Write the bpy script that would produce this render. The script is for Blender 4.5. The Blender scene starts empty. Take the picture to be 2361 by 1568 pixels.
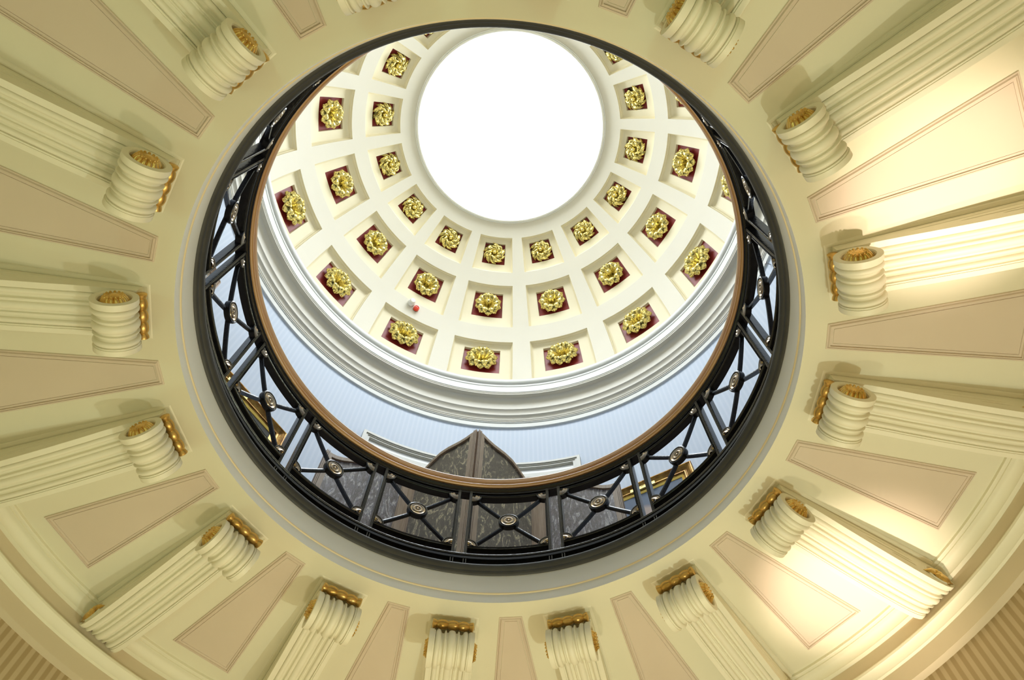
import bpy, math, random
from math import sin, cos, pi, radians as rad, sqrt
from mathutils import Vector, Matrix
random.seed(7)
S = 1.5            # metres per unit of the surveyed rotunda
ZC = 1.5           # camera height above the ground floor in metres
COL = bpy.context.scene.collection

# ------------------------------------------------------------------ helpers
def P(R, az, h):
    a = rad(az)
    return (R*cos(a), R*sin(a), h)

class MB:
    """collects polygons (in survey units) and links them as one mesh object"""
    def __init__(s): s.v = []; s.f = []; s.m = []
    def add(s, verts, faces, mi=0):
        o = len(s.v); s.v += [tuple(x) for x in verts]
        s.f += [tuple(i+o for i in f) for f in faces]; s.m += [mi]*len(faces)
    def grid(s, rows, mi=0, closei=False, closej=False, flip=False):
        n = len(rows); m = len(rows[0]); vs = [p for r in rows for p in r]; fs = []
        for i in range(n if closei else n-1):
            for j in range(m if closej else m-1):
                a = i*m+j; b = i*m+(j+1) % m; c = ((i+1) % n)*m+(j+1) % m; d = ((i+1) % n)*m+j
                fs.append((a, d, c, b) if flip else (a, b, c, d))
        s.add(vs, fs, mi)
    def box(s, x0, x1, y0, y1, z0, z1, mi=0):
        v = [(x, y, z) for x in (x0, x1) for y in (y0, y1) for z in (z0, z1)]
        s.add(v, [(0,1,3,2),(4,6,7,5),(0,4,5,1),(2,3,7,6),(0,2,6,4),(1,5,7,3)], mi)
    def revolve(s, prof, a0=0, a1=360, n=192, mi=0, closed=False, cap=False):
        full = abs(a1-a0) >= 360
        k = n if full else n+1
        rows = [[P(R, a0+(a1-a0)*i/n, h) for R, h in prof] for i in range(k)]
        s.grid(rows, mi, closei=full, closej=closed)
        if cap and not full:
            o = len(s.v)
            for r in (rows[0], rows[-1]): s.add(r, [tuple(range(len(r)))], mi)
    def build(s, name, mat, parent=None, loc=None, rotz=0, smooth=35, sc=True):
        me = bpy.data.meshes.new(name)
        vs = [(x*S, y*S, z*S) for x, y, z in s.v] if sc else s.v
        if loc is None and parent is None:          # world-space mesh: centre it on the axis at floor height of the camera
            vs = [(x, y, z+ZC) for x, y, z in vs]
        me.from_pydata(vs, [], s.f)
        for q in (mat if isinstance(mat, (list, tuple)) else [mat]): me.materials.append(q)
        me.polygons.foreach_set('material_index', s.m)
        me.update()
        if smooth:
            me.polygons.foreach_set('use_smooth', [True]*len(s.f))
            me.set_sharp_from_angle(angle=rad(smooth))
        import bmesh
        bm = bmesh.new(); bm.from_mesh(me)
        bmesh.ops.recalc_face_normals(bm, faces=bm.faces); bm.to_mesh(me); bm.free()
        ob = bpy.data.objects.new(name, me); COL.objects.link(ob)
        if parent is not None: ob.parent = parent
        if loc is not None:
            ob.location = (loc[0]*S, loc[1]*S, loc[2]*S+(ZC if parent is None else 0)); ob.rotation_euler.z = rad(rotz)
        return ob

def tag(o, label=None, cat=None, group=None, kind=None):
    if label: o['label'] = label
    if cat: o['category'] = cat
    if group: o['group'] = group
    if kind: o['kind'] = kind
    return o
def empty(name, loc, rotz=0):
    o = bpy.data.objects.new(name, None); COL.objects.link(o); o.empty_display_size = .1
    o.location = (loc[0]*S, loc[1]*S, loc[2]*S+ZC); o.rotation_euler.z = rad(rotz); return o
def kids(o): return [c for c in bpy.data.objects if c.parent == o]
def copy_tree(o, parent=None, name=None):
    c = o.copy(); COL.objects.link(c)
    if parent is not None: c.parent = parent
    for ch in kids(o): copy_tree(ch, c)
    return c

# ------------------------------------------------------------------ materials
def mat(name, col, rough=.6, metal=0, spec=.5, build=None, coat=0):
    m = bpy.data.materials.new(name); m.use_nodes = True
    nt = m.node_tree; b = nt.nodes['Principled BSDF']
    b.inputs['Base Color'].default_value = (*col, 1); b.inputs['Roughness'].default_value = rough
    b.inputs['Metallic'].default_value = metal; b.inputs['Specular IOR Level'].default_value = spec
    b.inputs['Coat Weight'].default_value = coat; b.inputs['Coat Roughness'].default_value = .15
    if build: build(nt, b)
    return m
def L(nt, a, b): nt.links.new(a, b)
def N(nt, t, **k):
    n = nt.nodes.new(t)
    for q, v in k.items():
        if q in n.inputs: n.inputs[q].default_value = v
        else: setattr(n, q, v)
    return n
def noisecol(c1, c2, scale=3, detail=4, bump=0, bscale=60, lo=.35, hi=.65, stretch=None):
    def f(nt, b):
        tc = N(nt, 'ShaderNodeTexCoord'); src = tc.outputs['Object']
        if stretch:
            mp = N(nt, 'ShaderNodeMapping'); mp.inputs['Scale'].default_value = stretch
            L(nt, src, mp.inputs['Vector']); src = mp.outputs['Vector']
        no = N(nt, 'ShaderNodeTexNoise'); no.inputs['Scale'].default_value = scale; no.inputs['Detail'].default_value = detail
        L(nt, src, no.inputs['Vector'])
        r = N(nt, 'ShaderNodeValToRGB'); r.color_ramp.elements[0].position = lo; r.color_ramp.elements[1].position = hi
        r.color_ramp.elements[0].color = (*c1, 1); r.color_ramp.elements[1].color = (*c2, 1)
        L(nt, no.outputs['Fac'], r.inputs['Fac']); L(nt, r.outputs['Color'], b.inputs['Base Color'])
        if bump:
            n2 = N(nt, 'ShaderNodeTexNoise'); n2.inputs['Scale'].default_value = bscale; L(nt, src, n2.inputs['Vector'])
            bp = N(nt, 'ShaderNodeBump'); bp.inputs['Strength'].default_value = bump; bp.inputs['Distance'].default_value = .005
            L(nt, n2.outputs['Fac'], bp.inputs['Height']); L(nt, bp.outputs['Normal'], b.inputs['Normal'])
    return f
def stripes(c1, c2, period=1.0, off=0.0, duty=.5, soft=.12, c3=None):
    """vertical stripes running round the circular wall, one pair per `period` degrees"""
    def f(nt, b):
        tc = N(nt, 'ShaderNodeTexCoord'); sx = N(nt, 'ShaderNodeSeparateXYZ'); L(nt, tc.outputs['Object'], sx.inputs[0])
        at = N(nt, 'ShaderNodeMath', operation='ARCTAN2'); L(nt, sx.outputs['Y'], at.inputs[0]); L(nt, sx.outputs['X'], at.inputs[1])
        mu = N(nt, 'ShaderNodeMath', operation='MULTIPLY'); L(nt, at.outputs[0], mu.inputs[0]); mu.inputs[1].default_value = 180/pi/period
        ad = N(nt, 'ShaderNodeMath', operation='ADD'); L(nt, mu.outputs[0], ad.inputs[0]); ad.inputs[1].default_value = 1000+off
        fr = N(nt, 'ShaderNodeMath', operation='FRACT'); L(nt, ad.outputs[0], fr.inputs[0])
        r = N(nt, 'ShaderNodeValToRGB'); e = r.color_ramp.elements
        e[0].position = 0; e[0].color = (*c1, 1); e[1].position = duty-soft/2; e[1].color = (*c1, 1)
        x = e.new(duty+soft/2); x.color = (*c2, 1); x = e.new(1-soft); x.color = (*c2, 1); x = e.new(1); x.color = (*c1, 1)
        L(nt, fr.outputs[0], r.inputs['Fac']); L(nt, r.outputs['Color'], b.inputs['Base Color'])
    return f
CREAM = (.80, .735, .52)
M = {}
M['plaster'] = mat('cream paint on plaster', CREAM, .55, build=noisecol((.785,.75,.585), (.815,.78,.615), 1.5, 3, .03, 30))
M['bracket'] = mat('off white paint on carved plaster', (.84,.80,.64), .45, build=noisecol((.83,.79,.63), (.86,.82,.66), 4, 3, .04, 40))
M['panel'] = mat('pinkish beige panel paint', (.70,.60,.42), .55, build=noisecol((.69,.585,.475), (.72,.61,.50), 1.5, 3, .03, 30))
M['lip'] = mat('fascia colour with daylight grey mixed in', (.72,.70,.64), .55, build=noisecol((.79,.785,.73), (.82,.815,.76), 2, 3, .03, 30))  # cool daylight on the fascia put into its greyer colour
M['lipline'] = mat('cream bead paint', (.82,.69,.45), .5)
M['dome'] = mat('ivory paint on dome plaster', (.75,.71,.60), .6, build=noisecol((.77,.73,.61), (.79,.75,.63), 1.5, 3, .02, 30))
M['coffer'] = mat('cream paint inside the coffers', (.78,.70,.49), .6, build=noisecol((.87,.79,.56), (.89,.81,.58), 1.5, 3, .02, 30))
M['red'] = mat('deep red enamel panel', (.17,.012,.014), .42, spec=.3, build=noisecol((.23,.020,.016), (.28,.028,.020), 5, 3))
M['corn'] = mat('cornice white with underside shade', (.74,.725,.64), .45, build=noisecol((.70,.66,.55), (.72,.68,.57), 2, 3, .02, 30))  # cornice undersides: shade put into a darker, warmer copy of the white
M['corn_lit'] = mat('cornice white lightened as skylit', (.74,.745,.70), .45, build=noisecol((.73,.735,.69), (.75,.755,.71), 2, 3, .02, 30))  # lit copy of the cornice white for faces turned to the skylight
M['white'] = mat('white gloss paint', (.86,.86,.84), .35)
M['ring'] = mat('ivory paint on skylight ring', (.93,.93,.88), .4)
M['door'] = mat('grey door mouldings', (.60,.585,.51), .4)  # door mouldings and head, greyer than the white panel
M['frieze'] = mat('beige paint on frieze', (.72,.615,.42), .55, build=noisecol((.64,.55,.39), (.67,.58,.42), 1.5, 3, .03, 30))
M['wallup'] = mat('pale blue striped wallpaper', (.6,.68,.85), .6, build=stripes((.66,.76,.93), (.71,.80,.965), 1.0, .1, .5, .25))
M['walllow'] = mat('tan striped wallpaper', (.4,.3,.15), .7, build=stripes((.40,.30,.16), (.54,.43,.27), 1.0, .4, .46, .1))
M['iron'] = mat('glossy black painted iron', (.010,.010,.011), .24, spec=.4, coat=.1, build=noisecol((.007,.007,.008), (.012,.012,.013), 30, 3, .25, 60))
M['rim'] = mat('dark grey painted plinth', (.022,.022,.023), .45, spec=.3, build=noisecol((.050,.050,.049), (.060,.060,.058), 8, 3, .1, 40))
M['brass'] = mat('worn brass boss', (.42,.33,.22), .26, 1)
M['floor'] = mat('pale stone floor', (.5,.43,.32), .4, build=noisecol((.42,.40,.33), (.52,.50,.42), .8, 5))
M['carpet'] = mat('gallery floor carpet', (.25,.2,.18), .9, build=noisecol((.22,.17,.15), (.28,.22,.2), 40, 3))
def gold_nodes(dark, light, sc):
    def f(nt, b):
        noisecol(dark, light, sc, 4, .25, sc*3, .3, .55)(nt, b)
        g = N(nt, 'ShaderNodeNewGeometry')
    return f
M['gold'] = mat('gilding with olive patina', (.8,.58,.14), .3, .85, build=noisecol((.28,.21,.04), (.93,.79,.29), 90, 3, .25, 120, .38, .50))  # olive patina patches scattered over the gilding by noise
M['goldd'] = mat('aged bronze gilding', (.55,.33,.10), .34, .9, build=noisecol((.52,.32,.085), (.72,.48,.17), 14, 3, .15, 50))
M['goldb'] = mat('bright bracket gilding', (.7,.5,.17), .3, .9, build=noisecol((.58,.37,.09), (.85,.60,.22), 14, 3, .1, 50))
M['frame'] = mat('gilded picture frame', (.45,.25,.06), .35, .8, build=noisecol((.19,.09,.02), (.42,.24,.055), 18, 5, .3, 70))
M['slip'] = mat('bright gilt slip', (.80,.56,.12), .35, .7)
M['plate'] = mat('yellow brass plate', (.72,.55,.16), .4, .5)
M['ink'] = mat('engraved lettering', (.10,.07,.02), .6)
def wood(c1, c2, c3=None, sc=1.0, st=(1,1,14)):
    return noisecol(c1, c2, 6*sc, 6, .15, 30, .3, .7, stretch=st)
def railwood(nt, b):
    tc = N(nt, 'ShaderNodeTexCoord'); sx = N(nt, 'ShaderNodeSeparateXYZ'); L(nt, tc.outputs['Object'], sx.inputs[0])
    at = N(nt, 'ShaderNodeMath', operation='ARCTAN2'); L(nt, sx.outputs['Y'], at.inputs[0]); L(nt, sx.outputs['X'], at.inputs[1])
    ln = N(nt, 'ShaderNodeVectorMath', operation='LENGTH')
    cx = N(nt, 'ShaderNodeCombineXYZ'); L(nt, sx.outputs['X'], cx.inputs[0]); L(nt, sx.outputs['Y'], cx.inputs[1]); L(nt, cx.outputs[0], ln.inputs[0])
    c2 = N(nt, 'ShaderNodeCombineXYZ')
    for i, (o, k) in enumerate(((at.outputs[0], 4), (ln.outputs['Value'], 60), (sx.outputs['Z'], 60))):
        m = N(nt, 'ShaderNodeMath', operation='MULTIPLY'); L(nt, o, m.inputs[0]); m.inputs[1].default_value = k; L(nt, m.outputs[0], c2.inputs[i])
    no = N(nt, 'ShaderNodeTexNoise'); no.inputs['Scale'].default_value = 1; no.inputs['Detail'].default_value = 6; L(nt, c2.outputs[0], no.inputs['Vector'])
    r = N(nt, 'ShaderNodeValToRGB'); e = r.color_ramp.elements
    e[0].position = .3; e[0].color = (.50,.225,.065,1); e[1].position = .7; e[1].color = (.76,.45,.19,1)
    L(nt, no.outputs['Fac'], r.inputs['Fac']); L(nt, r.outputs['Color'], b.inputs['Base Color'])
M['railwood'] = mat('varnished oak handrail', (.4,.2,.07), .3, coat=.35, build=railwood)
M['wood'] = mat('brown oak screen frame', (.2,.12,.07), .4, build=wood((.25,.17,.11), (.36,.265,.185), st=(14,14,1)))
def marbling(base, vein, blue):
    def f(nt, b):
        tc = N(nt, 'ShaderNodeTexCoord')
        mp = N(nt, 'ShaderNodeMapping'); mp.inputs['Scale'].default_value = (2.0,2.0,.6); mp.inputs['Rotation'].default_value = (.35,.35,.3)
        L(nt, tc.outputs['Object'], mp.inputs['Vector'])
        n1 = N(nt, 'ShaderNodeTexNoise'); n1.inputs['Scale'].default_value = 7.5; n1.inputs['Detail'].default_value = 8; n1.inputs['Roughness'].default_value = .62; n1.inputs['Distortion'].default_value = 2.2
        L(nt, mp.outputs['Vector'], n1.inputs['Vector'])
        r = N(nt, 'ShaderNodeValToRGB'); e = r.color_ramp.elements
        e[0].position = .30; e[0].color = (*[c*.55 for c in base], 1); e[1].position = .50; e[1].color = (*base, 1)
        x = e.new(.565); x.color = (*blue, 1); x = e.new(.595); x.color = (*vein, 1); x = e.new(.63); x.color = (*vein, 1); x = e.new(.66); x.color = (*base, 1)
        n2 = N(nt, 'ShaderNodeTexNoise'); n2.inputs['Scale'].default_value = 45; n2.inputs['Detail'].default_value = 4; n2.inputs['Distortion'].default_value = 2.5
        L(nt, mp.outputs['Vector'], n2.inputs['Vector'])
        r2 = N(nt, 'ShaderNodeValToRGB'); r2.color_ramp.elements[0].position = .35; r2.color_ramp.elements[1].position = .65
        r2.color_ramp.elements[0].color = (.45,.45,.45,1); r2.color_ramp.elements[1].color = (1.4,1.35,1.3,1)
        L(nt, n1.outputs['Fac'], r.inputs['Fac']); L(nt, n2.outputs['Fac'], r2.inputs['Fac'])
        mx = N(nt, 'ShaderNodeMix', data_type='RGBA', blend_type='MULTIPLY'); mx.inputs[0].default_value = 1
        L(nt, r.outputs['Color'], mx.inputs[6]); L(nt, r2.outputs['Color'], mx.inputs[7]); L(nt, mx.outputs[2], b.inputs['Base Color'])
    return f
M['marb'] = mat('black and ochre marbled leather', (.06,.05,.04), .35, build=marbling((.085,.072,.06), (.46,.41,.27), (.15,.13,.11)))
M['marb_lit'] = mat('blue-light tinted marbled leather', (.1,.1,.13), .35, build=marbling((.16,.145,.17), (.50,.50,.52), (.24,.25,.31)))  # bluish light on the outer leaves put into the leather colour
def canvasm(bg, fg, cx, cz, rr):
    def f(nt, b):
        tc = N(nt, 'ShaderNodeTexCoord'); mp = N(nt, 'ShaderNodeMapping'); L(nt, tc.outputs['Object'], mp.inputs['Vector'])
        mp.inputs['Location'].default_value = (0, -cx, -cz)
        gr = N(nt, 'ShaderNodeVectorMath', operation='LENGTH'); L(nt, mp.outputs['Vector'], gr.inputs[0])
        no = N(nt, 'ShaderNodeTexNoise'); no.inputs['Scale'].default_value = 6; L(nt, tc.outputs['Object'], no.inputs['Vector'])
        ad = N(nt, 'ShaderNodeMath', operation='MULTIPLY_ADD'); L(nt, no.outputs['Fac'], ad.inputs[0]); ad.inputs[1].default_value = .12; L(nt, gr.outputs['Value'], ad.inputs[2])
        r = N(nt, 'ShaderNodeValToRGB'); e = r.color_ramp.elements
        e[0].position = rr; e[0].color = (*fg, 1); e[1].position = rr+.08; e[1].color = (*bg, 1)
        L(nt, ad.outputs[0], r.inputs['Fac']); L(nt, r.outputs['Color'], b.inputs['Base Color'])
    return f
M['alarm_w'] = mat('white plastic', (.9,.9,.88), .3)
M['alarm_r'] = mat('red plastic', (.8,.06,.02), .3)
M['steel'] = mat('dull steel', (.35,.34,.33), .35, 1)
def emit(name, col, st):
    m = bpy.data.materials.new(name); m.use_nodes = True; nt = m.node_tree; nt.nodes.clear()
    e = N(nt, 'ShaderNodeEmission'); e.inputs[0].default_value = (*col, 1); e.inputs[1].default_value = st
    o = N(nt, 'ShaderNodeOutputMaterial'); L(nt, e.outputs[0], o.inputs[0]); return m
SKY = 12.3
M['sky'] = emit('frosted laylight lit by the sky', (.88,.95,1.0), SKY)

# ------------------------------------------------------------------ shell
AZ0 = 6.12            # brackets and coffers
def structure(b, name, m, **k): return tag(b.build(name, m, **k), kind='structure')
b = MB(); b.revolve([(1.915, -1.0), (1.915, 2.105)], n=240); structure(b, 'wall_lower', M['walllow'])
b = MB(); b.revolve([(1.92, 2.50), (1.92, 5.30)], n=240); structure(b, 'wall_upper', M['wallup'])
b = MB(); n = 96
b.add([P(2.1, i*360/n, -1.0) for i in range(n)], [tuple(range(n))]); structure(b, 'floor', M['floor'])
b = MB(); b.revolve([(1.06, 2.50), (1.93, 2.50)], n=192); structure(b, 'floor_gallery', M['carpet'])
# soffit
b = MB(); b.revolve([(1.003, 2.303), (1.012, 2.3035), (1.03, 2.306), (1.79, 2.315), (1.90, 2.315)], n=192); structure(b, 'ceiling', M['plaster'])
# lower cornice, frieze and bands
b = MB()
b.revolve([(1.783,2.318),(1.783,2.3045),(1.786,2.3025),(1.796,2.3025),(1.7965,2.2985),(1.800,2.2975),(1.809,2.2995),(1.818,2.296),(1.829,2.287),(1.836,2.277),(1.8365,2.273),(1.853,2.271)], n=192)
b.revolve([(1.853,2.272),(1.857,2.214)], n=192, mi=1)
b.revolve([(1.857,2.2145),(1.846,2.212),(1.843,2.206),(1.845,2.199),(1.853,2.195),(1.859,2.188),(1.868,2.180),(1.870,2.175),(1.880,2.172)], n=192)
b.revolve([(1.880,2.173),(1.885,2.106),(1.916,2.103)], n=192, mi=1)
structure(b, 'trim_1', [M['plaster'], M['frieze']])
# opening lip
b = MB()
b.revolve([(1.003,2.303),(1.003,2.347)], n=240)
b.revolve([(1.003,2.347),(.9995,2.349),(.9985,2.352),(1.000,2.3545)], n=240, mi=1)
b.revolve([(1.000,2.3545),(1.0005,2.452)], n=240)
structure(b, 'trim_2', [M['lip'], M['lipline']])
# upper cornice
prof = [(1.922,5.262),(1.903,5.264),(1.903,5.323),(1.897,5.325),(1.897,5.335),(1.892,5.337),(1.892,5.349),(1.888,5.352),
 (1.885,5.372),(1.879,5.386),(1.870,5.392),(1.867,5.394),(1.866,5.41),(1.861,5.432),(1.852,5.449),(1.847,5.453),(1.846,5.462),(1.851,5.466),
 (1.852,5.50),(1.851,5.545),(1.846,5.575),(1.836,5.592),(1.826,5.600),(1.793,5.600),(1.793,5.613),(1.789,5.616),(1.789,5.628),(1.785,5.630),
 (1.785,5.722),(1.781,5.725),(1.781,5.742),(1.784,5.744),(1.784,5.757)]
prof += [(1.790-.026*sin(t), 5.806-.046*cos(t)) for t in [pi*i/10 for i in range(11)]]
prof += [(1.795,5.858),(1.795,5.872),(1.885,5.90),(1.885,5.935)]
b = MB(); b.revolve(prof[:5], n=240, mi=1); b.revolve(prof[4:27], n=240); b.revolve(prof[26:], n=240, mi=1); structure(b, 'trim_3', [M['corn'], M['corn_lit']])

# ---- coffered dome
H0 = 5.93; RD = 1.885
def sph(rho, az, el): a = rad(az); e = rad(el); return (rho*cos(e)*cos(a), rho*cos(e)*sin(a), H0+rho*sin(e))
LV = [(0,0),(.05,.014),(.30,.020),(.42,.033),(.75,.041),(1.0,.043)]   # (fraction of the side margin, depth)
def steps(o0, i0, i1, o1):
    """coordinates across one coffer with depth: outer edges o0,o1, inner square i0,i1"""
    L0 = []
    w0 = min(.95, (i0-o0)*.45); w1 = min(.95, (o1-i1)*.45)
    for t, d in LV: L0.append((o0+w0*t, d))
    L0.append((i0-.01, .043)); L0.append((i0+.10, .066))
    for k in range(1, 6): L0.append((i0+.10+(i1-i0-.2)*k/6, .066))
    L0.append((i1-.10, .066)); L0.append((i1+.01, .043))
    for t, d in reversed(LV): L0.append((o1-w1*t, d))
    return L0
azl = [(-11.25+i*(11.25-8.7)/3, -1) for i in range(3)] + steps(-8.7, -5.12, 5.12, 8.7) + [(8.7+i*(11.25-8.7)/3, -1) for i in range(1, 3)]
rows = [(4.2,20.9,9.0,18.7),(26.8,41.45,31.1,39.35),(45.85,56.95,48.9,55.35)]
ell = [(-1,-1),(1,-1),(3,-1)]
for r, (o0,o1,i0,i1) in enumerate(rows):
    ell += steps(o0, i0, i1, o1)
    nx = rows[r+1][0] if r < 2 else 61.55
    ell += [(o1+(nx-o1)*k/4, -1) for k in (1,2,3)]
ell.append((61.55,-1))
b = MB()
NA = len(azl); grid = []; depth = []
for k in range(16):
    for a, da in azl:
        col = []; dc = []
        for e, de in ell:
            d = 0 if (da < 0 or de < 0) else min(da, de)
            col.append(sph(RD+d, AZ0+22.5*k+a, e)); dc.append(d)
        grid.append(col); depth.append(dc)
n = len(grid); m = len(ell); vs = [p for c in grid for p in c]; fs = []; ms = []
for i in range(n):
    for j in range(m-1):
        i2 = (i+1) % n
        fs.append((i*m+j, i*m+j+1, i2*m+j+1, i2*m+j))
        ds = (depth[i][j], depth[i][j+1], depth[i2][j+1], depth[i2][j])
        ms.append(2 if min(ds) > .065 else (1 if max(ds) > 0 else 0))
b.v = vs; b.f = fs; b.m = ms
structure(b, 'ceiling_dome', [M['dome'], M['coffer'], M['red']], smooth=25)

# skylight ring and laylight
b = MB()
b.revolve([(.900,7.586),(.898,7.578),(.893,7.577),(.890,7.583)] + [(.876-.014*cos(t), 7.586-.016*sin(t)) for t in [pi*i/8 for i in range(9)]] +
          [(.868,7.598),(.862,7.60),(.858,7.612),(.850,7.63),(.848,7.76)], n=192)
structure(b, 'trim_4', M['ring'])
b = MB(); n = 96
b.add([P(.86, i*360/n, 7.74) for i in range(n)], [tuple(range(n))])
lay = structure(b, 'window_1', M['sky'])

# ------------------------------------------------------------------ rosettes
def leaf(mb, length, width, r0, ang, z0, arch, curl, skew=0., lobes=4, crink=.12, ns=14, nt=12, tilt=0):
    """one acanthus leaf growing from radius r0 in direction ang: lobed edge, raised midrib and lobe ridges, tip curling over"""
    rows_ = []
    for i in range(ns+1):
        s = i/ns
        env = (sin(pi*min(1, s*.82+.13))**.75)*(1 if s < .86 else max(.10, 1-(s-.86)*6))
        row = []
        for j in range(nt+1):
            t = -1+2*j/nt
            ph = lobes*(s-.28*abs(t))                  # ridges sweep forward from the midrib
            lobe = cos(2*pi*ph)
            w = width*env*(1+.22*lobe)
            r = r0+length*(s-.9*curl*max(0, s-.6)**1.5)
            z = z0+arch*sin(pi*min(1, s*.85))-curl*.24*length/.07*.07*max(0, s-.62)**1.5*4+tilt*s
            zz = z-.45*width*t*t*(1-.4*s)+crink*width*(.55*lobe*(.25+.75*abs(t))+.5*max(0, 1-abs(t)*5))*(.35+.65*s)
            a = ang+skew*s*s
            x = r; y = t*w
            row.append((x*cos(a)-y*sin(a), x*sin(a)+y*cos(a), zz))
        rows_.append(row)
    mb.grid(rows_)
    mb.grid([[(p[0]*.995, p[1]*.995, p[2]-.005) for p in r] for r in rows_])
def lathe_z(mb, prof, n=24, mi=0, c=(0,0), lob=0, amp=0):
    mb.grid([[(c[0]+r*(1+amp*cos(lob*2*pi*i/n))*cos(2*pi*i/n), c[1]+r*(1+amp*cos(lob*2*pi*i/n))*sin(2*pi*i/n), z) for r, z in prof] for i in range(n)], mi, closei=True)
def rosette_parts(kind):
    fo = MB(); ce = MB(); rr = random.Random(kind)
    if kind == 1:       # flat pinwheel
        for k in range(11): leaf(fo, .056, .0190, .014, 2*pi*k/10, .004+.006*(k % 2), .020, .25, skew=.8, lobes=3, crink=.22)
        for k in range(8): leaf(fo, .034, .012, .012, 2*pi*(k+.5)/8, .022, .014, .25, skew=.8, lobes=2, crink=.22)
        lathe_z(ce, [(0,.046),(.005,.045),(.009,.041),(.011,.034),(.010,.02),(.014,.006)], 20, lob=5, amp=.14)
    else:               # deep curled acanthus
        for k in range(10): leaf(fo, .074, .0225, .012, 2*pi*k/10+rr.uniform(-.06,.06), .000+.003*(k % 2), .022, .30, lobes=4, crink=.22, tilt=.016)
        for k in range(10): leaf(fo, .066, .0170, .014, 2*pi*(k+.5)/10+rr.uniform(-.06,.06), .010+.003*(k % 2), .026, .55, lobes=3, crink=.24, tilt=.014)
        lathe_z(ce, [(0,.062),(.007,.061),(.0125,.056),(.0150,.047),(.0140,.038),(.013,.03),(.016,.01)], 20, lob=6, amp=.14)
    return fo, ce
protos = {}
def place_rosette(kind, az, el, size, label, group, spin):
    rho = RD+.062
    x, y, z = sph(rho, az, el)
    t = empty('ceiling_rosette', (x, y, z))
    nx, ny, nz = -cos(rad(el))*cos(rad(az)), -cos(rad(el))*sin(rad(az)), -sin(rad(el))
    zv = Vector((nx, ny, nz)); xv = Vector((-sin(rad(az)), cos(rad(az)), 0)); yv = zv.cross(xv)
    mtx = Matrix((xv, yv, zv)).transposed() @ Matrix.Rotation(spin, 3, 'Z')
    t.rotation_euler = mtx.to_euler(); t.scale = (size, size, size)
    if kind not in protos:
        fo, ce = rosette_parts(kind)
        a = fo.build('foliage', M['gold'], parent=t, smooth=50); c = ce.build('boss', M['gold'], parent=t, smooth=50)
        protos[kind] = (a, c)
    else:
        for q in protos[kind]:
            c = q.copy(); COL.objects.link(c); c.parent = t
    tag(t, label, 'rosette', group)
def side_name(k):   # k counts counter-clockwise in the picture from the upper left
    return ['first and uppermost on the left','second down the left','third down the left','fourth down the left, at lower left','fifth, left of the bottom',
            'sixth, just left of bottom centre','seventh, just right of bottom centre','eighth, right of the bottom','ninth, at lower right','tenth, going up the right','eleventh, going up the right',
            'twelfth, at upper right by the dark rim','thirteenth, behind the top rim','fourteenth, behind the top rim','fifteenth, behind the top rim','sixteenth, half hidden by the rim at upper left'][k]
ORD = ['first','second','third','fourth','fifth','sixth','seventh','eighth','ninth']
AZC = [c for c in range(16)]
base1 = 28.62
for k in range(16):
    az = base1-22.5*k
    place_rosette(1, az, 52.25, 1.68, 'small gilt pinwheel rosette, inner coffer ring, '+side_name(k), 'inner ring rosettes', .3+k*.9)
for k in range(16):
    az = 6.12-22.5*k
    names2 = ['first and uppermost on the left','second down the left','third, at lower left','fourth, above the red alarm','fifth, left of bottom centre','sixth, right of bottom centre','seventh, at lower right',
              'eighth, up the right side','ninth and uppermost on the right']
    nm = names2[k] if k < 9 else 'hidden behind the top rim, place %s' % (ORD[k-9])
    place_rosette(2, az, 35.4, 1.60, 'gilt acanthus rosette, middle coffer ring, '+nm, 'middle ring rosettes', .2+k*1.3)
names3 = ['first and highest on the left','second, at lower left','third, left of the bottom under the alarm','fourth, at bottom left of centre','fifth, at bottom right of centre','sixth, right of the bottom','seventh, at lower right','eighth, cut by handrail on the right']
for k in range(16):
    az = -16.38-22.5*k
    nm = names3[k] if k < 8 else 'hidden behind the rim, place %s' % (ORD[k-8])
    place_rosette(3, az, 14.6, 1.82, 'large gilt acanthus rosette, outer coffer ring, '+nm, 'outer ring rosettes', .1+k*1.1)

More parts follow.
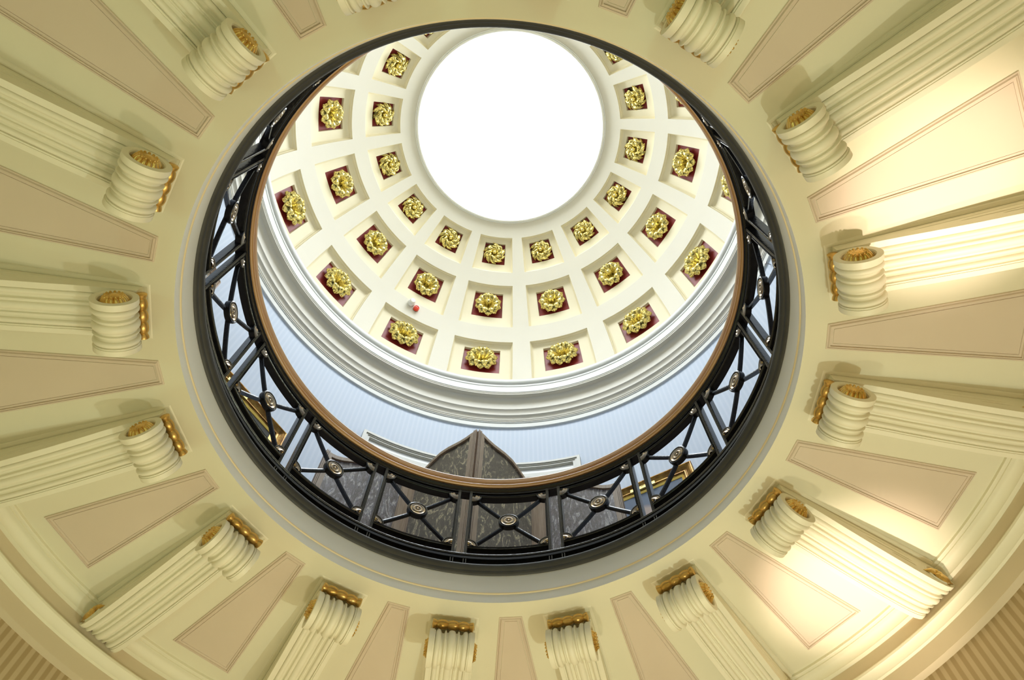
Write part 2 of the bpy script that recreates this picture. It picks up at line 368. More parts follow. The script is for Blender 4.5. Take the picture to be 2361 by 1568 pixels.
# ------------------------------------------------------------------ ceiling brackets (local: x radial, y tangential, z up)
BU = 1.45; BH = 2.315
HW = .082
def across():
    """(y, depth) cross-section of reeding over the width of a bracket"""
    o = [(-1,0),(-.80,0),(-.795,.003),(-.74,.003)]
    def arc(c, w, d0, dep):       # convex bead
        return [(c+w*cos(pi-pi*i/8), d0-dep*sin(pi*i/8)) for i in range(9)]
    r = arc(-.60,.115,.010,.010) + [(-.44,.013),(-.40,.014),(-.36,.013)] + arc(-.29,.045,.009,.007) + [(-.22,.010)]
    c = arc(0,.165,.010,.010)
    right = [(-y, d) for y, d in reversed(r)]
    return o + r + c + right + [(-y, d) for y, d in reversed(o)]
XS = across()
def bracket():
    t = empty('ceiling_bracket', P(BU, 0, BH))
    # back plate with bevelled rim
    b = MB(); u0 = 1.070-BU; u1 = 1.853-BU; pw = .098
    def rect(i, z, far=0): return [(u0+i, -pw+i, z), (u1-far, -pw+i, z), (u1-far, pw-i, z), (u0+i, pw-i, z)]
    rs = [rect(0, .002), rect(0, -.004), rect(.003, -.0075), rect(.010, -.010), rect(.015, -.010), rect(.018, -.006)]
    for i in range(len(rs)-1):
        for j in range(4):
            if j == 1: continue
            q = (j+1) % 4
            b.add([rs[i][j], rs[i][q], rs[i+1][q], rs[i+1][j]], [(0,1,2,3)])
    b.add(rs[-1], [(0,1,2,3)])
    b.build('back_plate', M['bracket'], parent=t, smooth=20)
    # small scroll
    c = (1.132-BU, 2.190-BH); r0 = .068
    b = MB(); n = 48
    rows_ = []
    for i in range(n):
        a = 2*pi*i/n; rows_.append([(c[0]+(r0-d)*cos(a), y*HW, c[1]+(r0-d)*sin(a)) for y, d in XS])
    b.grid(rows_, closei=True)
    for sg in (-1, 1):
        pr = [(r0, HW), (.0625, HW+.0008), (.050, HW+.0008), (.047, HW-.003), (.046, HW-.016), (.0, HW-.016)]
        b.grid([[(c[0]+r*cos(2*pi*i/n), sg*y, c[1]+r*sin(2*pi*i/n)) for r, y in pr] for i in range(n)], closei=True)
    b.build('small_scroll', M['bracket'], parent=t, smooth=30)
    # shaft and large scroll
    path = [(1.100,2.2660),(1.150,2.2625),(1.20,2.2590),(1.24,2.2545),(1.30,2.2455),(1.36,2.2345),(1.42,2.2255),(1.48,2.2165),(1.54,2.2095),(1.60,2.2030),(1.66,2.198),(1.71,2.1955),(1.75,2.196),(1.785,2.2005),(1.812,2.209),(1.832,2.220),(1.846,2.234),(1.853,2.250)]
    b = MB(); rows_ = []
    for i, (u, h) in enumerate(path):
        p0 = path[max(0, i-1)]; p1 = path[min(len(path)-1, i+1)]
        dx, dz = p1[0]-p0[0], p1[1]-p0[1]; l = sqrt(dx*dx+dz*dz); nx, nz = -dz/l, dx/l
        rows_.append([(u-BU+nx*d, y*HW, h-BH+nz*d) for y, d in XS])
    b.grid(rows_)
    for sg in (-1, 1):
        top = [(u-BU, sg*HW, -.004) for u, h in path]; bot = [(u-BU, sg*HW, h-BH) for u, h in path]
        b.grid([top, bot])
    b.add([(path[0][0]-BU, -HW, -.004), (path[0][0]-BU, HW, -.004), (path[0][0]-BU, HW, path[0][1]-BH), (path[0][0]-BU, -HW, path[0][1]-BH)], [(0,1,2,3)])
    b.build('shaft', M['bracket'], parent=t, smooth=30)
    # side relief: long panel lines and the spiral of the wall scroll
    for sg in (-1, 1):
        b = MB()
        def ribbon(pts, w, hgt):
            rows2 = []
            for i, (u, h) in enumerate(pts):
                p0 = pts[max(0, i-1)]; p1 = pts[min(len(pts)-1, i+1)]
                dx, dz = p1[0]-p0[0], p1[1]-p0[1]; l = sqrt(dx*dx+dz*dz) or 1; nx, nz = -dz/l, dx/l
                tp = min(1, (i+.15)/3, (len(pts)-1-i+.15)/3)
                rows2.append([(u-BU+nx*w*q*tp, sg*(HW-.001+hgt*e*tp), h-BH+nz*w*q*tp) for q, e in ((-1,0),(-.5,.8),(0,1),(.5,.8),(1,0))])
            b.grid(rows2)
        sp = []
        for i in range(40):
            a = -pi/2 + 2*pi*1.35*i/39; rr = .047*(1-.55*i/39)
            sp.append((1.768+rr*1.35*cos(-a), 2.2525+rr*.98*sin(-a)*1.0))
        ribbon(sp, .0045, .006)
        ribbon([(1.30+.38*i/20, 2.2800+.002*i/20) for i in range(21)], .003, .003)
        ribbon([(1.44+.24*i/20, 2.262-.006*i/20) for i in range(21)], .003, .003)
        ribbon([(1.56+.12*i/20, 2.245-.008*i/20) for i in range(21)], .003, .003)
        b.build('side_scroll', M['bracket'], parent=t, smooth=50)
    # gilded rosettes of the small scroll, gilded leaf of the wall scroll
    for sg in (-1, 1):
        b = MB(); nn = 104; rows2 = []
        pr = [(.0445, HW-.015),(.043, HW-.008),(.038, HW-.0015),(.034, HW+.005),(.028, HW+.0095),(.019, HW+.0115),(.016, HW+.009),(.010, HW+.0125),(.004, HW+.0135),(.0003, HW+.0135)]
        for i in range(nn):
            a = 2*pi*i/nn
            lob = abs(sin(a*6.5))**.55
            rows2.append([(c[0]+r*(1-.10*(1-lob)*(1 if .015 < r < .042 else .3))*cos(a), sg*(y-.0035*(1-lob)*(1 if .018 < r < .040 else 0)), c[1]+r*(1-.10*(1-lob)*(1 if .015 < r < .042 else .3))*sin(a)) for r, y in pr])
        b.grid(rows2, closei=True)
        for i in range(13):
            a = 2*pi*(i+.5)/13; cx, cz = c[0]+.0255*cos(a), c[1]+.0255*sin(a)
            b.grid([[(cx+.0042*sin(u)*cos(v), sg*(HW+.0095+.0042*cos(u)), cz+.0042*sin(u)*sin(v)) for u in [pi*q/6 for q in range(7)]] for v in [2*pi*q/8 for q in range(8)]], closei=True)
        b.build('gilt_rosette', M['goldb'], parent=t, smooth=60)
        b = MB()
        for a, ln, w in ((-.05,.082,.030),(.55,.062,.025),(-.65,.064,.025),(1.3,.040,.018),(-1.4,.036,.018),(2.8,.040,.015),(3.4,.065,.013)):
            rows2 = []
            for i in range(9):
                s = i/8; ww = w*sin(pi*min(1, s*.85+.12))*(1+.15*cos(s*6*pi))*.9
                rows2.append([(1.764-BU+(ln*s)*cos(a)-tt*ww*sin(a), sg*(HW+.001+.014*sin(pi*min(1,s+.1))*(1-.8*tt*tt)), 2.2485-BH+((ln*s)*sin(a)+tt*ww*cos(a))*.78) for tt in (-1,-.5,0,.5,1)])
            b.grid(rows2)
        b.build('gilt_leaf', M['goldb'], parent=t, smooth=60)
    # gilded bead bar under the plate
    b = MB(); n = 20; rows2 = []; yl = .078
    K = 64
    for i in range(K+1):
        y = -yl+2*yl*i/K
        ph = abs(sin(pi*(y/yl*2+0.5)))**.75
        r = .0120+.0060*ph
        if i in (0, K): r = .001
        if i in (1, K-1): r *= .8
        rows2.append([(1.087-BU+r*cos(2*pi*j/n), y, 2.2665-BH+r*sin(2*pi*j/n)) for j in range(n)])
    b.grid(rows2, closej=True)
    b.build('bead_bar', M['goldd'], parent=t, smooth=60)
    return t
BL = ['topmost down the left side of the opening',
 'second down the left side, shadow on its shaft',
 'third down the left side, pointing straight left',
 'fourth down the left side, tilted slightly downward',
 'at the lower left, whole with leafy wall scroll',
 'leftmost of the four along the bottom edge',
 'just left of bottom centre, facing the viewer end-on',
 'just right of bottom centre, rosette on its right',
 'rightmost of the four along the bottom edge',
 'at the lower right, whole and brightly lit',
 'fourth down the right side, below a shadowed panel',
 'third down the right side, its shaft brightly lit',
 'second down the right side, long fluted shaft',
 'at the upper right, cut by the top edge',
 'beyond the top edge of the picture, above the skylight',
 'cut by the top edge, left of the skylight']
br0 = bracket()
for k in range(16):
    o = br0 if k == 0 else copy_tree(br0)
    az = 51.12-22.5*k
    x, y, z = P(BU, az, BH); o.location = (x*S, y*S, z*S+ZC); o.rotation_euler.z = rad(az)
    tag(o, 'cream fluted bracket with gilt rosettes, '+BL[k], 'bracket', 'brackets under the gallery')

# ------------------------------------------------------------------ trapezoid panels between the brackets
def panel():
    t = empty('ceiling_panel', P(1.39, 0, 2.312))
    r0, w0, r1, w1 = 1.073-1.39, .0425, 1.712-1.39, .126
    def ring(i, z):
        s = i*1.02
        return [(r0+i, -(w0+(w1-w0)*i/(r1-r0))+s, z), (r1-i, -(w1-(w1-w0)*i/(r1-r0))+s, z), (r1-i, (w1-(w1-w0)*i/(r1-r0))-s, z), (r0+i, (w0+(w1-w0)*i/(r1-r0))-s, z)]
    sl = (2.3145-2.3065)/(1.79-1.03)
    def fix(p): return (p[0], p[1], p[2]+sl*p[0]-.0005)
    f = MB()
    rs = [ring(0,.0),ring(.0002,-.004),(ring(.002,-.0055)),ring(.0045,-.0055),ring(.005,-.003),ring(.009,-.0085),ring(.0115,-.0085),ring(.012,-.0025)]
    rs = [[fix(p) for p in r] for r in rs]
    for i in range(len(rs)-1):
        for j in range(4):
            q = (j+1) % 4; f.add([rs[i][j], rs[i][q], rs[i+1][q], rs[i+1][j]], [(0,1,2,3)])
    f.build('moulding', M['panel'], parent=t, smooth=20)
    g = MB()
    rs = [ring(.012,-.0028),ring(.020,-.0028),ring(.0202,-.0008),ring(.0215,-.0008),ring(.0217,-.0030)]
    rs = [[fix(p) for p in r] for r in rs]
    for i in range(len(rs)-1):
        for j in range(4):
            q = (j+1) % 4; g.add([rs[i][j], rs[i][q], rs[i+1][q], rs[i+1][j]], [(0,1,2,3)])
    g.add(rs[-1], [(0,1,2,3)])
    g.build('field', M['panel'], parent=t, smooth=20)
    return t
PL = ['at the top edge, between the two upper left brackets','at the far upper left, running off the corner','second down the left side','third down the left side, widest at the left edge',
 'at the lower left, above the whole bracket','at lower left, below the whole bracket with leafy scroll','left of the bottom centre, cut by the bottom edge','at bottom centre, narrow top only',
 'right of bottom centre, cut by the bottom edge','at lower right, left of the brightly lit bracket','at right, above the brightly lit lower bracket','at right, in shadow between the third and fourth right brackets',
 'at the right, brightly lit by the lamp','at the upper right below the top bracket','at the top edge right of the skylight','beyond the top edge above the skylight']
pn0 = panel()
for k in range(16):
    o = pn0 if k == 0 else copy_tree(pn0)
    az = 62.37-22.5*k
    x, y, z = P(1.39, az, 2.3115); o.location = (x*S, y*S, z*S+ZC); o.rotation_euler.z = rad(az)
    tag(o, 'beige moulded ceiling panel '+PL[k], 'ceiling panel', 'panels between the brackets')

# ------------------------------------------------------------------ balustrade
bal = empty('balustrade', (0,0,2.45))
OFF = 2.45
def bpart(b, name, m, parent=None, **k):
    b.v = [(x, y, z-OFF) for x, y, z in b.v]
    return b.build(name, m, parent=parent or bal, **k)
b = MB()
b.revolve([(1.06,2.449),(1.001,2.449),(.9955,2.4505),(.9905,2.4545),(.9880,2.4590),(.9875,2.4625),(.9835,2.4655),(.9785,2.4715),(.9755,2.4790),(.9750,2.4855),(.9765,2.4885),(1.06,2.4890)], n=240)
bpart(b, 'plinth', M['rim'])
b = MB()
b.revolve([(1.031,2.488),(1.031,2.572)], n=240)
b.revolve([(1.031,2.570),(1.017,2.570),(1.016,2.582),(1.030,2.584)], n=240)
b.revolve([(1.030,2.586),(1.018,2.586),(1.0140,2.5885),(1.0140,2.5910),(1.0175,2.5930),(1.0140,2.5955),(1.0145,2.5985),(1.018,2.6005),(1.052,2.600),(1.052,2.588)], n=240)
bpart(b, 'base_rail', M['iron'])
def arcbar(b, R0, R1, h0, h1, a0, a1, n=6):
    b.revolve([(R0,h0),(R0,h1),(R1,h1),(R1,h0)], a0, a1, n, closed=True, cap=True)
AB = 5.68   # an upright pair is centred here (mod 22.5)
AB = -83.22
posts = []
for k in range(16):
    for sg in (-1, 1):
        a = AB-22.5*k*1.0+sg*1.47
        b = MB(); w = .38
        prof = [(-1,1.020),(-.85,1.0165),(-.60,1.0165),(-.50,1.0215),(-.30,1.0215),(-.20,1.0160),(.20,1.0160),(.30,1.0215),(.5,1.0215),(.60,1.0165),(.85,1.0165),(1,1.020),(1,1.046),(-1,1.046)]
        lo = [P(r, a+w*q, 2.600) for q, r in prof]; hi = [P(r, a+w*q, 3.058) for q, r in prof]
        b.grid([lo, hi], closej=True)
        # short double stub below, in the base
        for s2 in (-1, 1):
            arcbar(b, 1.0185, 1.031, 2.4885, 2.571, a+s2*.28-.11, a+s2*.28+.11, 1)
        bpart(b, 'post', M['iron'], smooth=20)
def lathe_r(b, R, az, h, prof, n=32, s0=0, s1=2*pi, mi=0):
    """lathe around the radial direction; prof = (radius, distance towards the axis from R)"""
    a = rad(az); e = (cos(a), sin(a)); t = (-sin(a), cos(a))
    full = s1-s0 > 6.28; k = n if full else n+1
    rows_ = []
    for i in range(k):
        q = s0+(s1-s0)*i/n
        rows_.append([((R-d)*e[0]+r*cos(q)*t[0], (R-d)*e[1]+r*cos(q)*t[1], h+r*sin(q)) for r, d in prof])
    b.grid(rows_, mi, closei=full)
Hlo, Hhi = 2.6410, 3.0110
for k in range(16):
    ac = AB-11.25-22.5*k
    h0 = 9.42
    b = MB()
    st = []; q = .0085; qa = .34
    for i in range(15): st.append((ac-(h0-qa)+2*(h0-qa)*i/14, Hlo+q, ac-h0+2*h0*i/14, Hlo-q))
    for i in range(15): st.append((ac+(h0-qa)-2*(h0-qa)*i/14, Hhi-q, ac+h0-2*h0*i/14, Hhi+q))
    rows_ = []
    for ai, hi_, ao, ho in st:
        def mx(t): return (ai+(ao-ai)*t, hi_+(ho-hi_)*t)
        rows_.append([P(r, *mx(t)) for r, t in ((1.046,0),(1.019,0),(1.0155,.04),(1.0135,.16),(1.0145,.30),(1.0180,.40),(1.0180,.60),(1.0145,.70),(1.0135,.84),(1.0155,.96),(1.019,1),(1.046,1))])
    b.grid(rows_, closei=True, closej=True)
    cx = bpart(b, 'cross_panel', M['iron'], smooth=20)
    for sx in (-1, 1):
        for sz in (-1, 1):
            b = MB(); rows_ = []
            za = (Hhi if sz > 0 else Hlo)-sz*.010; zc = (Hhi+Hlo)/2
            n = 8; dl = (h0-.6)*rad(1)*1.035; dz = abs(za-zc); ll = sqrt(dl*dl+dz*dz); wz = .0050*dl/ll; wa = .0050*dz/ll/rad(1)/1.035
            for i in range(n+1):
                s = i/n; az = ac+sx*(h0-.6)*s; z = zc+(za-zc)*s
                rows_.append([P(1.0215, az-sx*wa*sz*1.0, z+wz), P(1.0195, az, z), P(1.0215, az+sx*wa*sz, z-wz), P(1.038, az+sx*wa*sz, z-wz), P(1.038, az-sx*wa*sz, z+wz)])
            b.grid(rows_, closej=True)
            bpart(b, 'bar', M['iron'], parent=None, smooth=20).parent = cx
            # quarter boss in the corner
            b = MB()
            K2 = 1.12; pr = [(r*K2, d) for r, d in [(.0385,-.012),(.0385,.010),(.0365,.0125),(.0335,.0125),(.0325,.010)]]
            pr2 = [(r*K2, d) for r, d in [(.0325,.010),(.028,.0135),(.0245,.0115),(.021,.014),(.016,.0155),(.011,.0125),(.009,.008),(.0,.008)]]
            zz = (Hhi-.006) if sz > 0 else (Hlo+.006); aa = ac+sx*(h0-.0)
            s0 = {(1,1):pi,(1,-1):pi/2,(-1,1):1.5*pi,(-1,-1):0}[(sx, sz)]
            lathe_r(b, 1.024, aa, zz, pr, 10, s0, s0+pi/2); lathe_r(b, 1.024, aa, zz, pr2, 10, s0, s0+pi/2, mi=1)
            bpart(b, 'corner_boss', [M['iron'], M['brass']], smooth=40).parent = cx
    b = MB(); zc = (Hhi+Hlo)/2
    lathe_r(b, 1.024, ac, zc, [(r*1.14, d+.003) for r, d in [(0,-.014),(.033,-.014),(.0385,-.012),(.0395,-.008),(.0385,-.004),(.040,.004),(.0385,.0105),(.0345,.0120),(.0325,.0105),(.0310,.007)]], 40)
    bd = bpart(b, 'centre_boss', M['iron'], smooth=40); bd.parent = cx
    b = MB(); lathe_r(b, 1.024, ac, zc, [(r*1.14, d+.003) for r, d in [(.0312,.007),(.029,.0115),(.025,.0105),(.0215,.008),(.0185,.0115),(.0150,.0130),(.0115,.0115),(.009,.007),(.0065,.0065),(.0060,.010),(.004,.0125),(.0002,.0130)]], 40)
    bpart(b, 'brass_disc', M['brass'], smooth=60).parent = cx
b = MB()
b.revolve([(1.019,3.040),(1.019,3.050),(1.016,3.0525),(1.011,3.055),(1.0075,3.061),(1.009,3.068),(1.013,3.0715),(1.012,3.076),(1.060,3.076),(1.060,3.04)], n=240, closed=True)
bpart(b, 'top_rail', M['iron'])
b = MB()
hp = [(1.034,3.0765),(1.012,3.0765),(1.0060,3.0770),(1.0010,3.0800),(.9985,3.0845),(.9990,3.0890),(1.0020,3.0920),(1.0065,3.0930),(1.0040,3.0945),(1.0030,3.0965),(1.0045,3.0985),(1.0030,3.1000),(.9995,3.1060),(.9975,3.1130),(.9970,3.1205),(1.0020,3.1220),(1.0000,3.1240),(.9990,3.1280),(1.0000,3.1340),(1.0040,3.1410),(1.012,3.1465)]
hp = hp + [(1.034,3.150)] + [(2.068-r, z) for r, z in reversed(hp[1:])]
b.revolve(hp, n=240, closed=True)
bpart(b, 'handrail', M['railwood'], smooth=50)
tag(bal, 'black iron balustrade with crossed bars, brass bosses and oak handrail around the opening', 'balustrade')

# ------------------------------------------------------------------ folding screen on the gallery
def ptR(az, R): return Vector((R*cos(rad(az)), R*sin(rad(az)), 0))
SP = [ptR(-52.8,1.55), ptR(-72,1.66), ptR(-84.9,1.45), ptR(-98.7,1.66), ptR(-116.6,1.55)]
c_in = [(0,4.372),(.04,4.366),(.10,4.348),(.18,4.318),(.28,4.290),(.46,4.254),(.58,4.215),(.68,4.155),(.77,4.090),(.88,4.02),(1,3.96)]
c_out = [(0,3.735),(.07,3.735),(.12,3.742),(.20,3.768),(.31,3.820),(.42,3.872),(.55,3.910),(.70,3.930),(1,3.945)]
def interp(c, t):
    for (a, x), (b_, y) in zip(c, c[1:]):
        if t <= b_: return x+(y-x)*(t-a)/(b_-a)
    return c[-1][1]
scr = empty('folding_screen', (SP[2].x, SP[2].y, 2.50))
def leafp(A, B, curve, mt, name):
    """one leaf from A (t=0) to B (t=1)"""
    d = (B-A); ln = d.length; u = d/ln; nrm = Vector((-u.y, u.x, 0))
    if nrm.dot(-(A+B)/2) < 0: nrm = -nrm
    z0 = 2.503; w = .042; th = .012
    base = Vector((SP[2].x, SP[2].y, 2.50))
    def W(x, z, o): q = A+u*x+nrm*o; return (q.x-base.x, q.y-base.y, z-base.z)
    n = 40
    f = MB()
    xs = [ln*i/n for i in range(n+1)]
    top = lambda x: interp(curve, x/ln)
    def slab(x0, x1, zlo, zhi, o0, o1, n=12):
        pts = [x0+(x1-x0)*i/n for i in range(n+1)]
        rows_ = [[W(x, zlo(x), o0), W(x, zhi(x), o0), W(x, zhi(x), o1), W(x, zlo(x), o1)] for x in pts]
        f.grid(rows_, closej=True); f.add(rows_[0], [(0,1,2,3)]); f.add(rows_[-1], [(0,1,2,3)])
    slab(.001, w, lambda x: z0, top, -th, th, 4); slab(ln-w, ln-.001, lambda x: z0, top, -th, th, 4)
    slab(w, ln-w, lambda x: top(x)-w*.75, top, -th, th, 36)
    slab(w, ln-w, lambda x: z0, lambda x: z0+w*2, -th, th, 2)
    # thin bead round the panel and the fold bead
    slab(w, w+.006, lambda x: z0, lambda x: top(x)-w*.75, -th*.6, th*.65, 2); slab(ln-w-.006, ln-w, lambda x: z0, lambda x: top(x)-w*.75, -th*.6, th*.65, 2)
    for xx in (.002, .010, .018):
        slab(xx, xx+.005, lambda x: z0, lambda x: top(x)+.004, th, th+.005, 1)
    fr = f.build('frame', M['wood'], parent=scr, smooth=30)
    g = MB()
    rows_ = [[W(w+(ln-2*w)*i/n, z0+w*2-.01, 0), W(w+(ln-2*w)*i/n, top(w+(ln-2*w)*i/n)-w*.6, 0)] for i in range(n+1)]
    g.grid(rows_)
    rows_ = [[W(w+(ln-2*w)*i/n, z0+w*2-.01, -.004), W(w+(ln-2*w)*i/n, top(w+(ln-2*w)*i/n)-w*.6, -.004)] for i in range(n+1)]
    g.grid(rows_)
    p = g.build('marbled_panel', mt, parent=scr, smooth=0)
    tag(p, 'blue-light tinted marbled leather panel' if mt is M['marb_lit'] else 'black and ochre marbled leather panel')
leafp(SP[2], SP[1], c_in, M['marb'], 0); leafp(SP[2], SP[3], c_in, M['marb'], 0)
leafp(SP[0], SP[1], c_out, M['marb_lit'], 0); leafp(SP[4], SP[3], c_out, M['marb_lit'], 0)
tag(scr, 'tall four-leaf folding screen of marbled leather in brown frames, peaked in the middle', 'folding screen')

# ------------------------------------------------------------------ doorway head on the upper wall
b = MB()
for r0, r1, lo, hi, i in ((1.885,1.922,4.700,4.722,0),(1.892,1.922,4.688,4.702,.7),(1.897,1.922,4.672,4.690,1.0),(1.902,1.922,4.664,4.673,1.2)):
    b.revolve([(r0,lo),(r0,hi),(r1,hi),(r1,lo)], -107.35+i, -60.7-i, 60, closed=True, cap=True)
for s0, s1, r in ((0,.65,1.885),(.6,1.1,1.892),(1.05,1.6,1.897)):
    b.revolve([(r,2.5),(r,4.722-s0*.03),(1.922,4.722-s0*.03),(1.922,2.5)], -107.35+s0, -107.35+s1, 3, closed=True, cap=True)
    b.revolve([(r,2.5),(r,4.722-s0*.03),(1.922,4.722-s0*.03),(1.922,2.5)], -60.7-s1, -60.7-s0, 3, closed=True, cap=True)
d = b.build('door_1', M['door']); tag(d, kind='structure')
b = MB(); b.revolve([(1.914,2.5),(1.914,4.668)], -105.8, -62.2, 50); p = b.build('door_panel', M['white'], parent=d)
p.location = (0,0,ZC)
b = MB(); b.revolve([(1.902,4.556),(1.902,4.602),(1.918,4.606),(1.918,4.556)], -105.8, -62.2, 50, closed=True); p = b.build('door_head', M['door'], parent=d); p.location = (0,0,ZC)

# ------------------------------------------------------------------ paintings on the upper wall
def picture(az0, az1, R, top, height, lean, label, name, mats, plates, fw=.085, slip=True, bg=(.16,.21,.30), fg=(.5,.4,.36)):
    A = ptR(az0, R); B = ptR(az1, R); mid = (A+B)/2; ln = (B-A).length; azm = (az0+az1)/2
    t = empty(name, (mid.x, mid.y, top)); t.rotation_euler = (0, lean, rad(azm+180))
    # local: x towards the room, y along the wall, z up; top edge at z=0
    hw = ln/2
    def loop(i, x): return [(x, -hw+i, -i), (x, hw-i, -i), (x, hw-i, -height+i), (x, -hw+i, -height+i)]
    b = MB()
    rs = [loop(.0,-.05), loop(0,-.004), loop(.004,0), loop(.010,-.001), loop(.014,-.006), loop(.020,-.004), loop(.030,-.012), loop(.042,-.020), loop(.050,-.022), loop(.052,-.018), loop(.057,-.018), loop(.059,-.026), loop(.068,-.030)]
    for i in range(len(rs)-1):
        for j in range(4):
            q = (j+1) % 4; b.add([rs[i][j], rs[i][q], rs[i+1][q], rs[i+1][j]], [(0,1,2,3)])
    b.build('frame', mats[0], parent=t, smooth=20)
    b = MB(); rs = [loop(.068,-.030), loop(.070,-.027), loop(.084,-.034), loop(.085,-.038)]
    for i in range(len(rs)-1):
        for j in range(4):
            q = (j+1) % 4; b.add([rs[i][j], rs[i][q], rs[i+1][q], rs[i+1][j]], [(0,1,2,3)])
    b.build('gilt_slip', mats[1], parent=t, smooth=20)
    b = MB(); b.add(loop(.083,-.037), [(0,1,2,3)])
    cm = mat('painted canvas', bg, .6, spec=.2, build=canvasm(bg, fg, -.02*S, -.33*S, .12*S))
    b.build('canvas', cm, parent=t, smooth=0)
    for (y0, y1, z0, z1, lines) in plates:
        b = MB(); b.box(-.024, -.013, y0, y1, z0, z1)
        pl = b.build('name_plate', M['plate'], parent=t, smooth=0)
        for i, (tx, sz, zz) in enumerate(lines):
            cu = bpy.data.curves.new('lettering', 'FONT'); cu.body = tx; cu.size = sz*S; cu.align_x = 'CENTER'; cu.extrude = .0004; cu.space_character = 1.25
            cu.materials.append(M['ink'])
            tmp = bpy.data.objects.new('tmp', cu); COL.objects.link(tmp); me = bpy.data.meshes.new_from_object(tmp.evaluated_get(bpy.context.evaluated_depsgraph_get())); bpy.data.objects.remove(tmp)
            o = bpy.data.objects.new('lettering', me); COL.objects.link(o); o.parent = pl
            o.matrix_local = Matrix.Translation(((-.0122)*S, (y0+y1)/2*S, (z0+(z1-z0)*zz)*S)) @ Matrix(((0,0,1),(1,0,0),(0,1,0))).to_4x4()
    tag(t, label, 'painting'); return t
picture(-129.0, -108.5, 1.85, 4.085, .75, -.06, 'gilt-framed portrait on blue ground right of the folding screen, brass name plate', 'framed_painting',
        (M['frame'], M['slip']), [(-.075,.085,-.064,-.028,[('· ANNE ARUNDEL ·',.0135,.55),('BY',.009,.18)])])
picture(-47.0, -24.5, 1.85, 4.115, .75, -.06, 'dark painting in gilt frame seen through the balusters left of the folding screen', 'framed_painting',
        (M['frame'], M['slip']), [(-.125,.035,-.066,-.030,[('· LA TENTE ·',.0135,.55),('1900',.009,.18)])], bg=(.05,.05,.045), fg=(.10,.08,.06))
# wooden frame at the far left
t = picture(-18.5, -3.0, 1.85, 4.635, .9, -.08, 'pale brown wooden picture frame behind the balusters at far left', 'wooden_frame',
        (mat('pale brown wood', (.42,.30,.20), .5, build=wood((.36,.25,.17), (.48,.35,.25))), mat('light wood slip', (.6,.48,.35), .5)), [], bg=(.5,.55,.6), fg=(.5,.52,.55))
t['category'] = 'picture frame'

# ------------------------------------------------------------------ alarm units on the dome, knob on the wall
def dome_unit(name, az, el, prof, mats, label, cat):
    x, y, z = sph(RD, az, el); t = empty(name, (x, y, z))
    zv = Vector((-cos(rad(el))*cos(rad(az)), -cos(rad(el))*sin(rad(az)), -sin(rad(el)))); xv = Vector((-sin(rad(az)), cos(rad(az)), 0)); yv = zv.cross(xv)
    t.rotation_euler = Matrix((xv, yv, zv)).transposed().to_euler()
    for nm, pr, m in prof:
        b = MB(); lathe_z(b, pr, 28); b.build(nm, m, parent=t, smooth=35)
    t.scale = (1.4,1.4,1.4)
    tag(t, label, cat)
dome_unit('smoke_detector', -59.4, 25.6, [('base', [(.0,.0),(.023,0),(.0245,.004),(.0245,.020),(.021,.024),(.018,.026)], M['alarm_w']),
   ('head', [(.018,.026),(.0175,.030),(.019,.031),(.019,.036),(.016,.042),(.003,.043),(.0,.043)], M['alarm_w'])], None, 'white round smoke detector on the dome rib beside the red alarm', 'smoke detector')
dome_unit('fire_alarm', -61.5, 24.6, [('base', [(.0,.0),(.019,0),(.019,.004)], M['ink']),
   ('body', [(.019,.004),(.019,.020),(.0175,.023),(.014,.0235),(.0135,.021),(.0105,.0215),(.0075,.024),(.003,.0245),(0,.0245)], M['alarm_r'])], None, 'red round fire alarm sounder on the dome rib, lower left', 'fire alarm')
kt = empty('wall_knob', P(1.92, -163.7, 5.215))
b = MB(); a = rad(-163.7)
lathe_r(b, 1.92, -163.7, 5.215, [(.0035,0),(.0035,.035)], 14); bx = P(1.92, -163.7, 5.215); b.v = [(p[0]-bx[0], p[1]-bx[1], p[2]-bx[2]) for p in b.v]
b.build('stem', M['steel'], parent=kt)
b = MB(); lathe_r(b, 1.92, -163.7, 5.215, [(.0,.030),(.011,.031),(.0125,.035),(.010,.040),(0,.042)], 20); b.v = [(p[0]-bx[0], p[1]-bx[1], p[2]-bx[2]) for p in b.v]
b.build('disc', M['steel'], parent=kt)
tag(kt, 'small metal knob on a stem on the blue wall under cornice at right', 'knob')

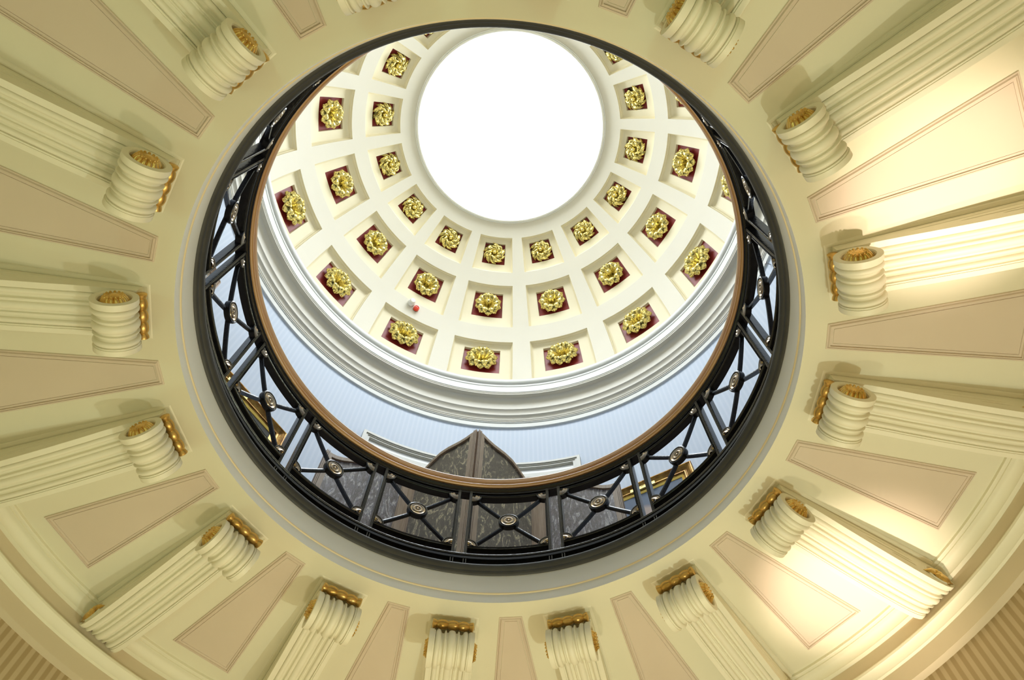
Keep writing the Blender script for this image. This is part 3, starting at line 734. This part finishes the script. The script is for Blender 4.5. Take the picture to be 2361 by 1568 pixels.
# ------------------------------------------------------------------ lights
def spot(name, loc, target, power, col, size, blend, radius):
    l = bpy.data.lights.new(name, 'SPOT'); l.energy = power; l.color = col; l.spot_size = rad(size); l.spot_blend = blend; l.shadow_soft_size = radius
    o = bpy.data.objects.new(name, l); COL.objects.link(o)
    p = Vector((loc[0]*S, loc[1]*S, loc[2]*S+ZC)); q = Vector((target[0]*S, target[1]*S, target[2]*S+ZC))
    o.location = p; o.rotation_euler = (q-p).to_track_quat('-Z', 'Y').to_euler(); return o
def point(name, loc, power, col, radius):
    l = bpy.data.lights.new(name, 'POINT'); l.energy = power; l.color = col; l.shadow_soft_size = radius
    o = bpy.data.objects.new(name, l); COL.objects.link(o); o.location = (loc[0]*S, loc[1]*S, loc[2]*S+ZC); return o
spot('uplight', P(1.45,-176,-.4), P(1.46,156.5,2.31), 980, (1,.79,.62), 17, 1, .05)
spot('uplight', P(1.50,-126,-.3), P(1.60,-147.5,2.31), 980, (1,.79,.62), 18, 1, .05)
point('hall_lamp_and_fill', P(1.42,-150,-.4), 134, (.87,.98,.80), .06)
point('hall_lamp_and_fill', P(.75,-85,-.3), 82, (1,.90,.62), .10)  # unseen soft fill added to brighten the soffit at bottom centre
for k in range(8):
    point('wall_lamp_fill', P(1.75, 20+45*k, 1.2), (5,6,8,3.2,2.2,2.4,5.5,5)[k], ((1,.52,.30) if 3 <= k <= 4 else (1,.80,.50) if k in (5,6) else (.52,1,.74)), .12)  # unseen wall lamps; side tints and powers added as fill for the soffit
w = bpy.data.worlds.new('World'); bpy.context.scene.world = w; w.use_nodes = True
w.node_tree.nodes['Background'].inputs[0].default_value = (.9,.95,1,1); w.node_tree.nodes['Background'].inputs[1].default_value = .6

# ------------------------------------------------------------------ camera
F = Vector((0.0, -0.38456093, 0.92309961)); U = Vector((0.02805442, 0.92273628, 0.38440956)); R = Vector((-0.9996064, 0.02589702, 0.01078863))
cam = bpy.data.cameras.new('camera'); co = bpy.data.objects.new('camera', cam); COL.objects.link(co)
m = Matrix((R, U, -F)).transposed().to_4x4(); m.translation = Vector((-.0718461*S, 1.0141075*S, ZC)); co.matrix_world = m
cam.sensor_width = 36; cam.lens = 1805.148/2361*36; cam.clip_start = .05
sc = bpy.context.scene; sc.camera = co
sc.view_settings.view_transform = 'Standard'; sc.view_settings.look = 'None'; sc.view_settings.gamma = 1
sc.view_settings.use_curve_mapping = False; sc.view_settings.exposure = 0.0
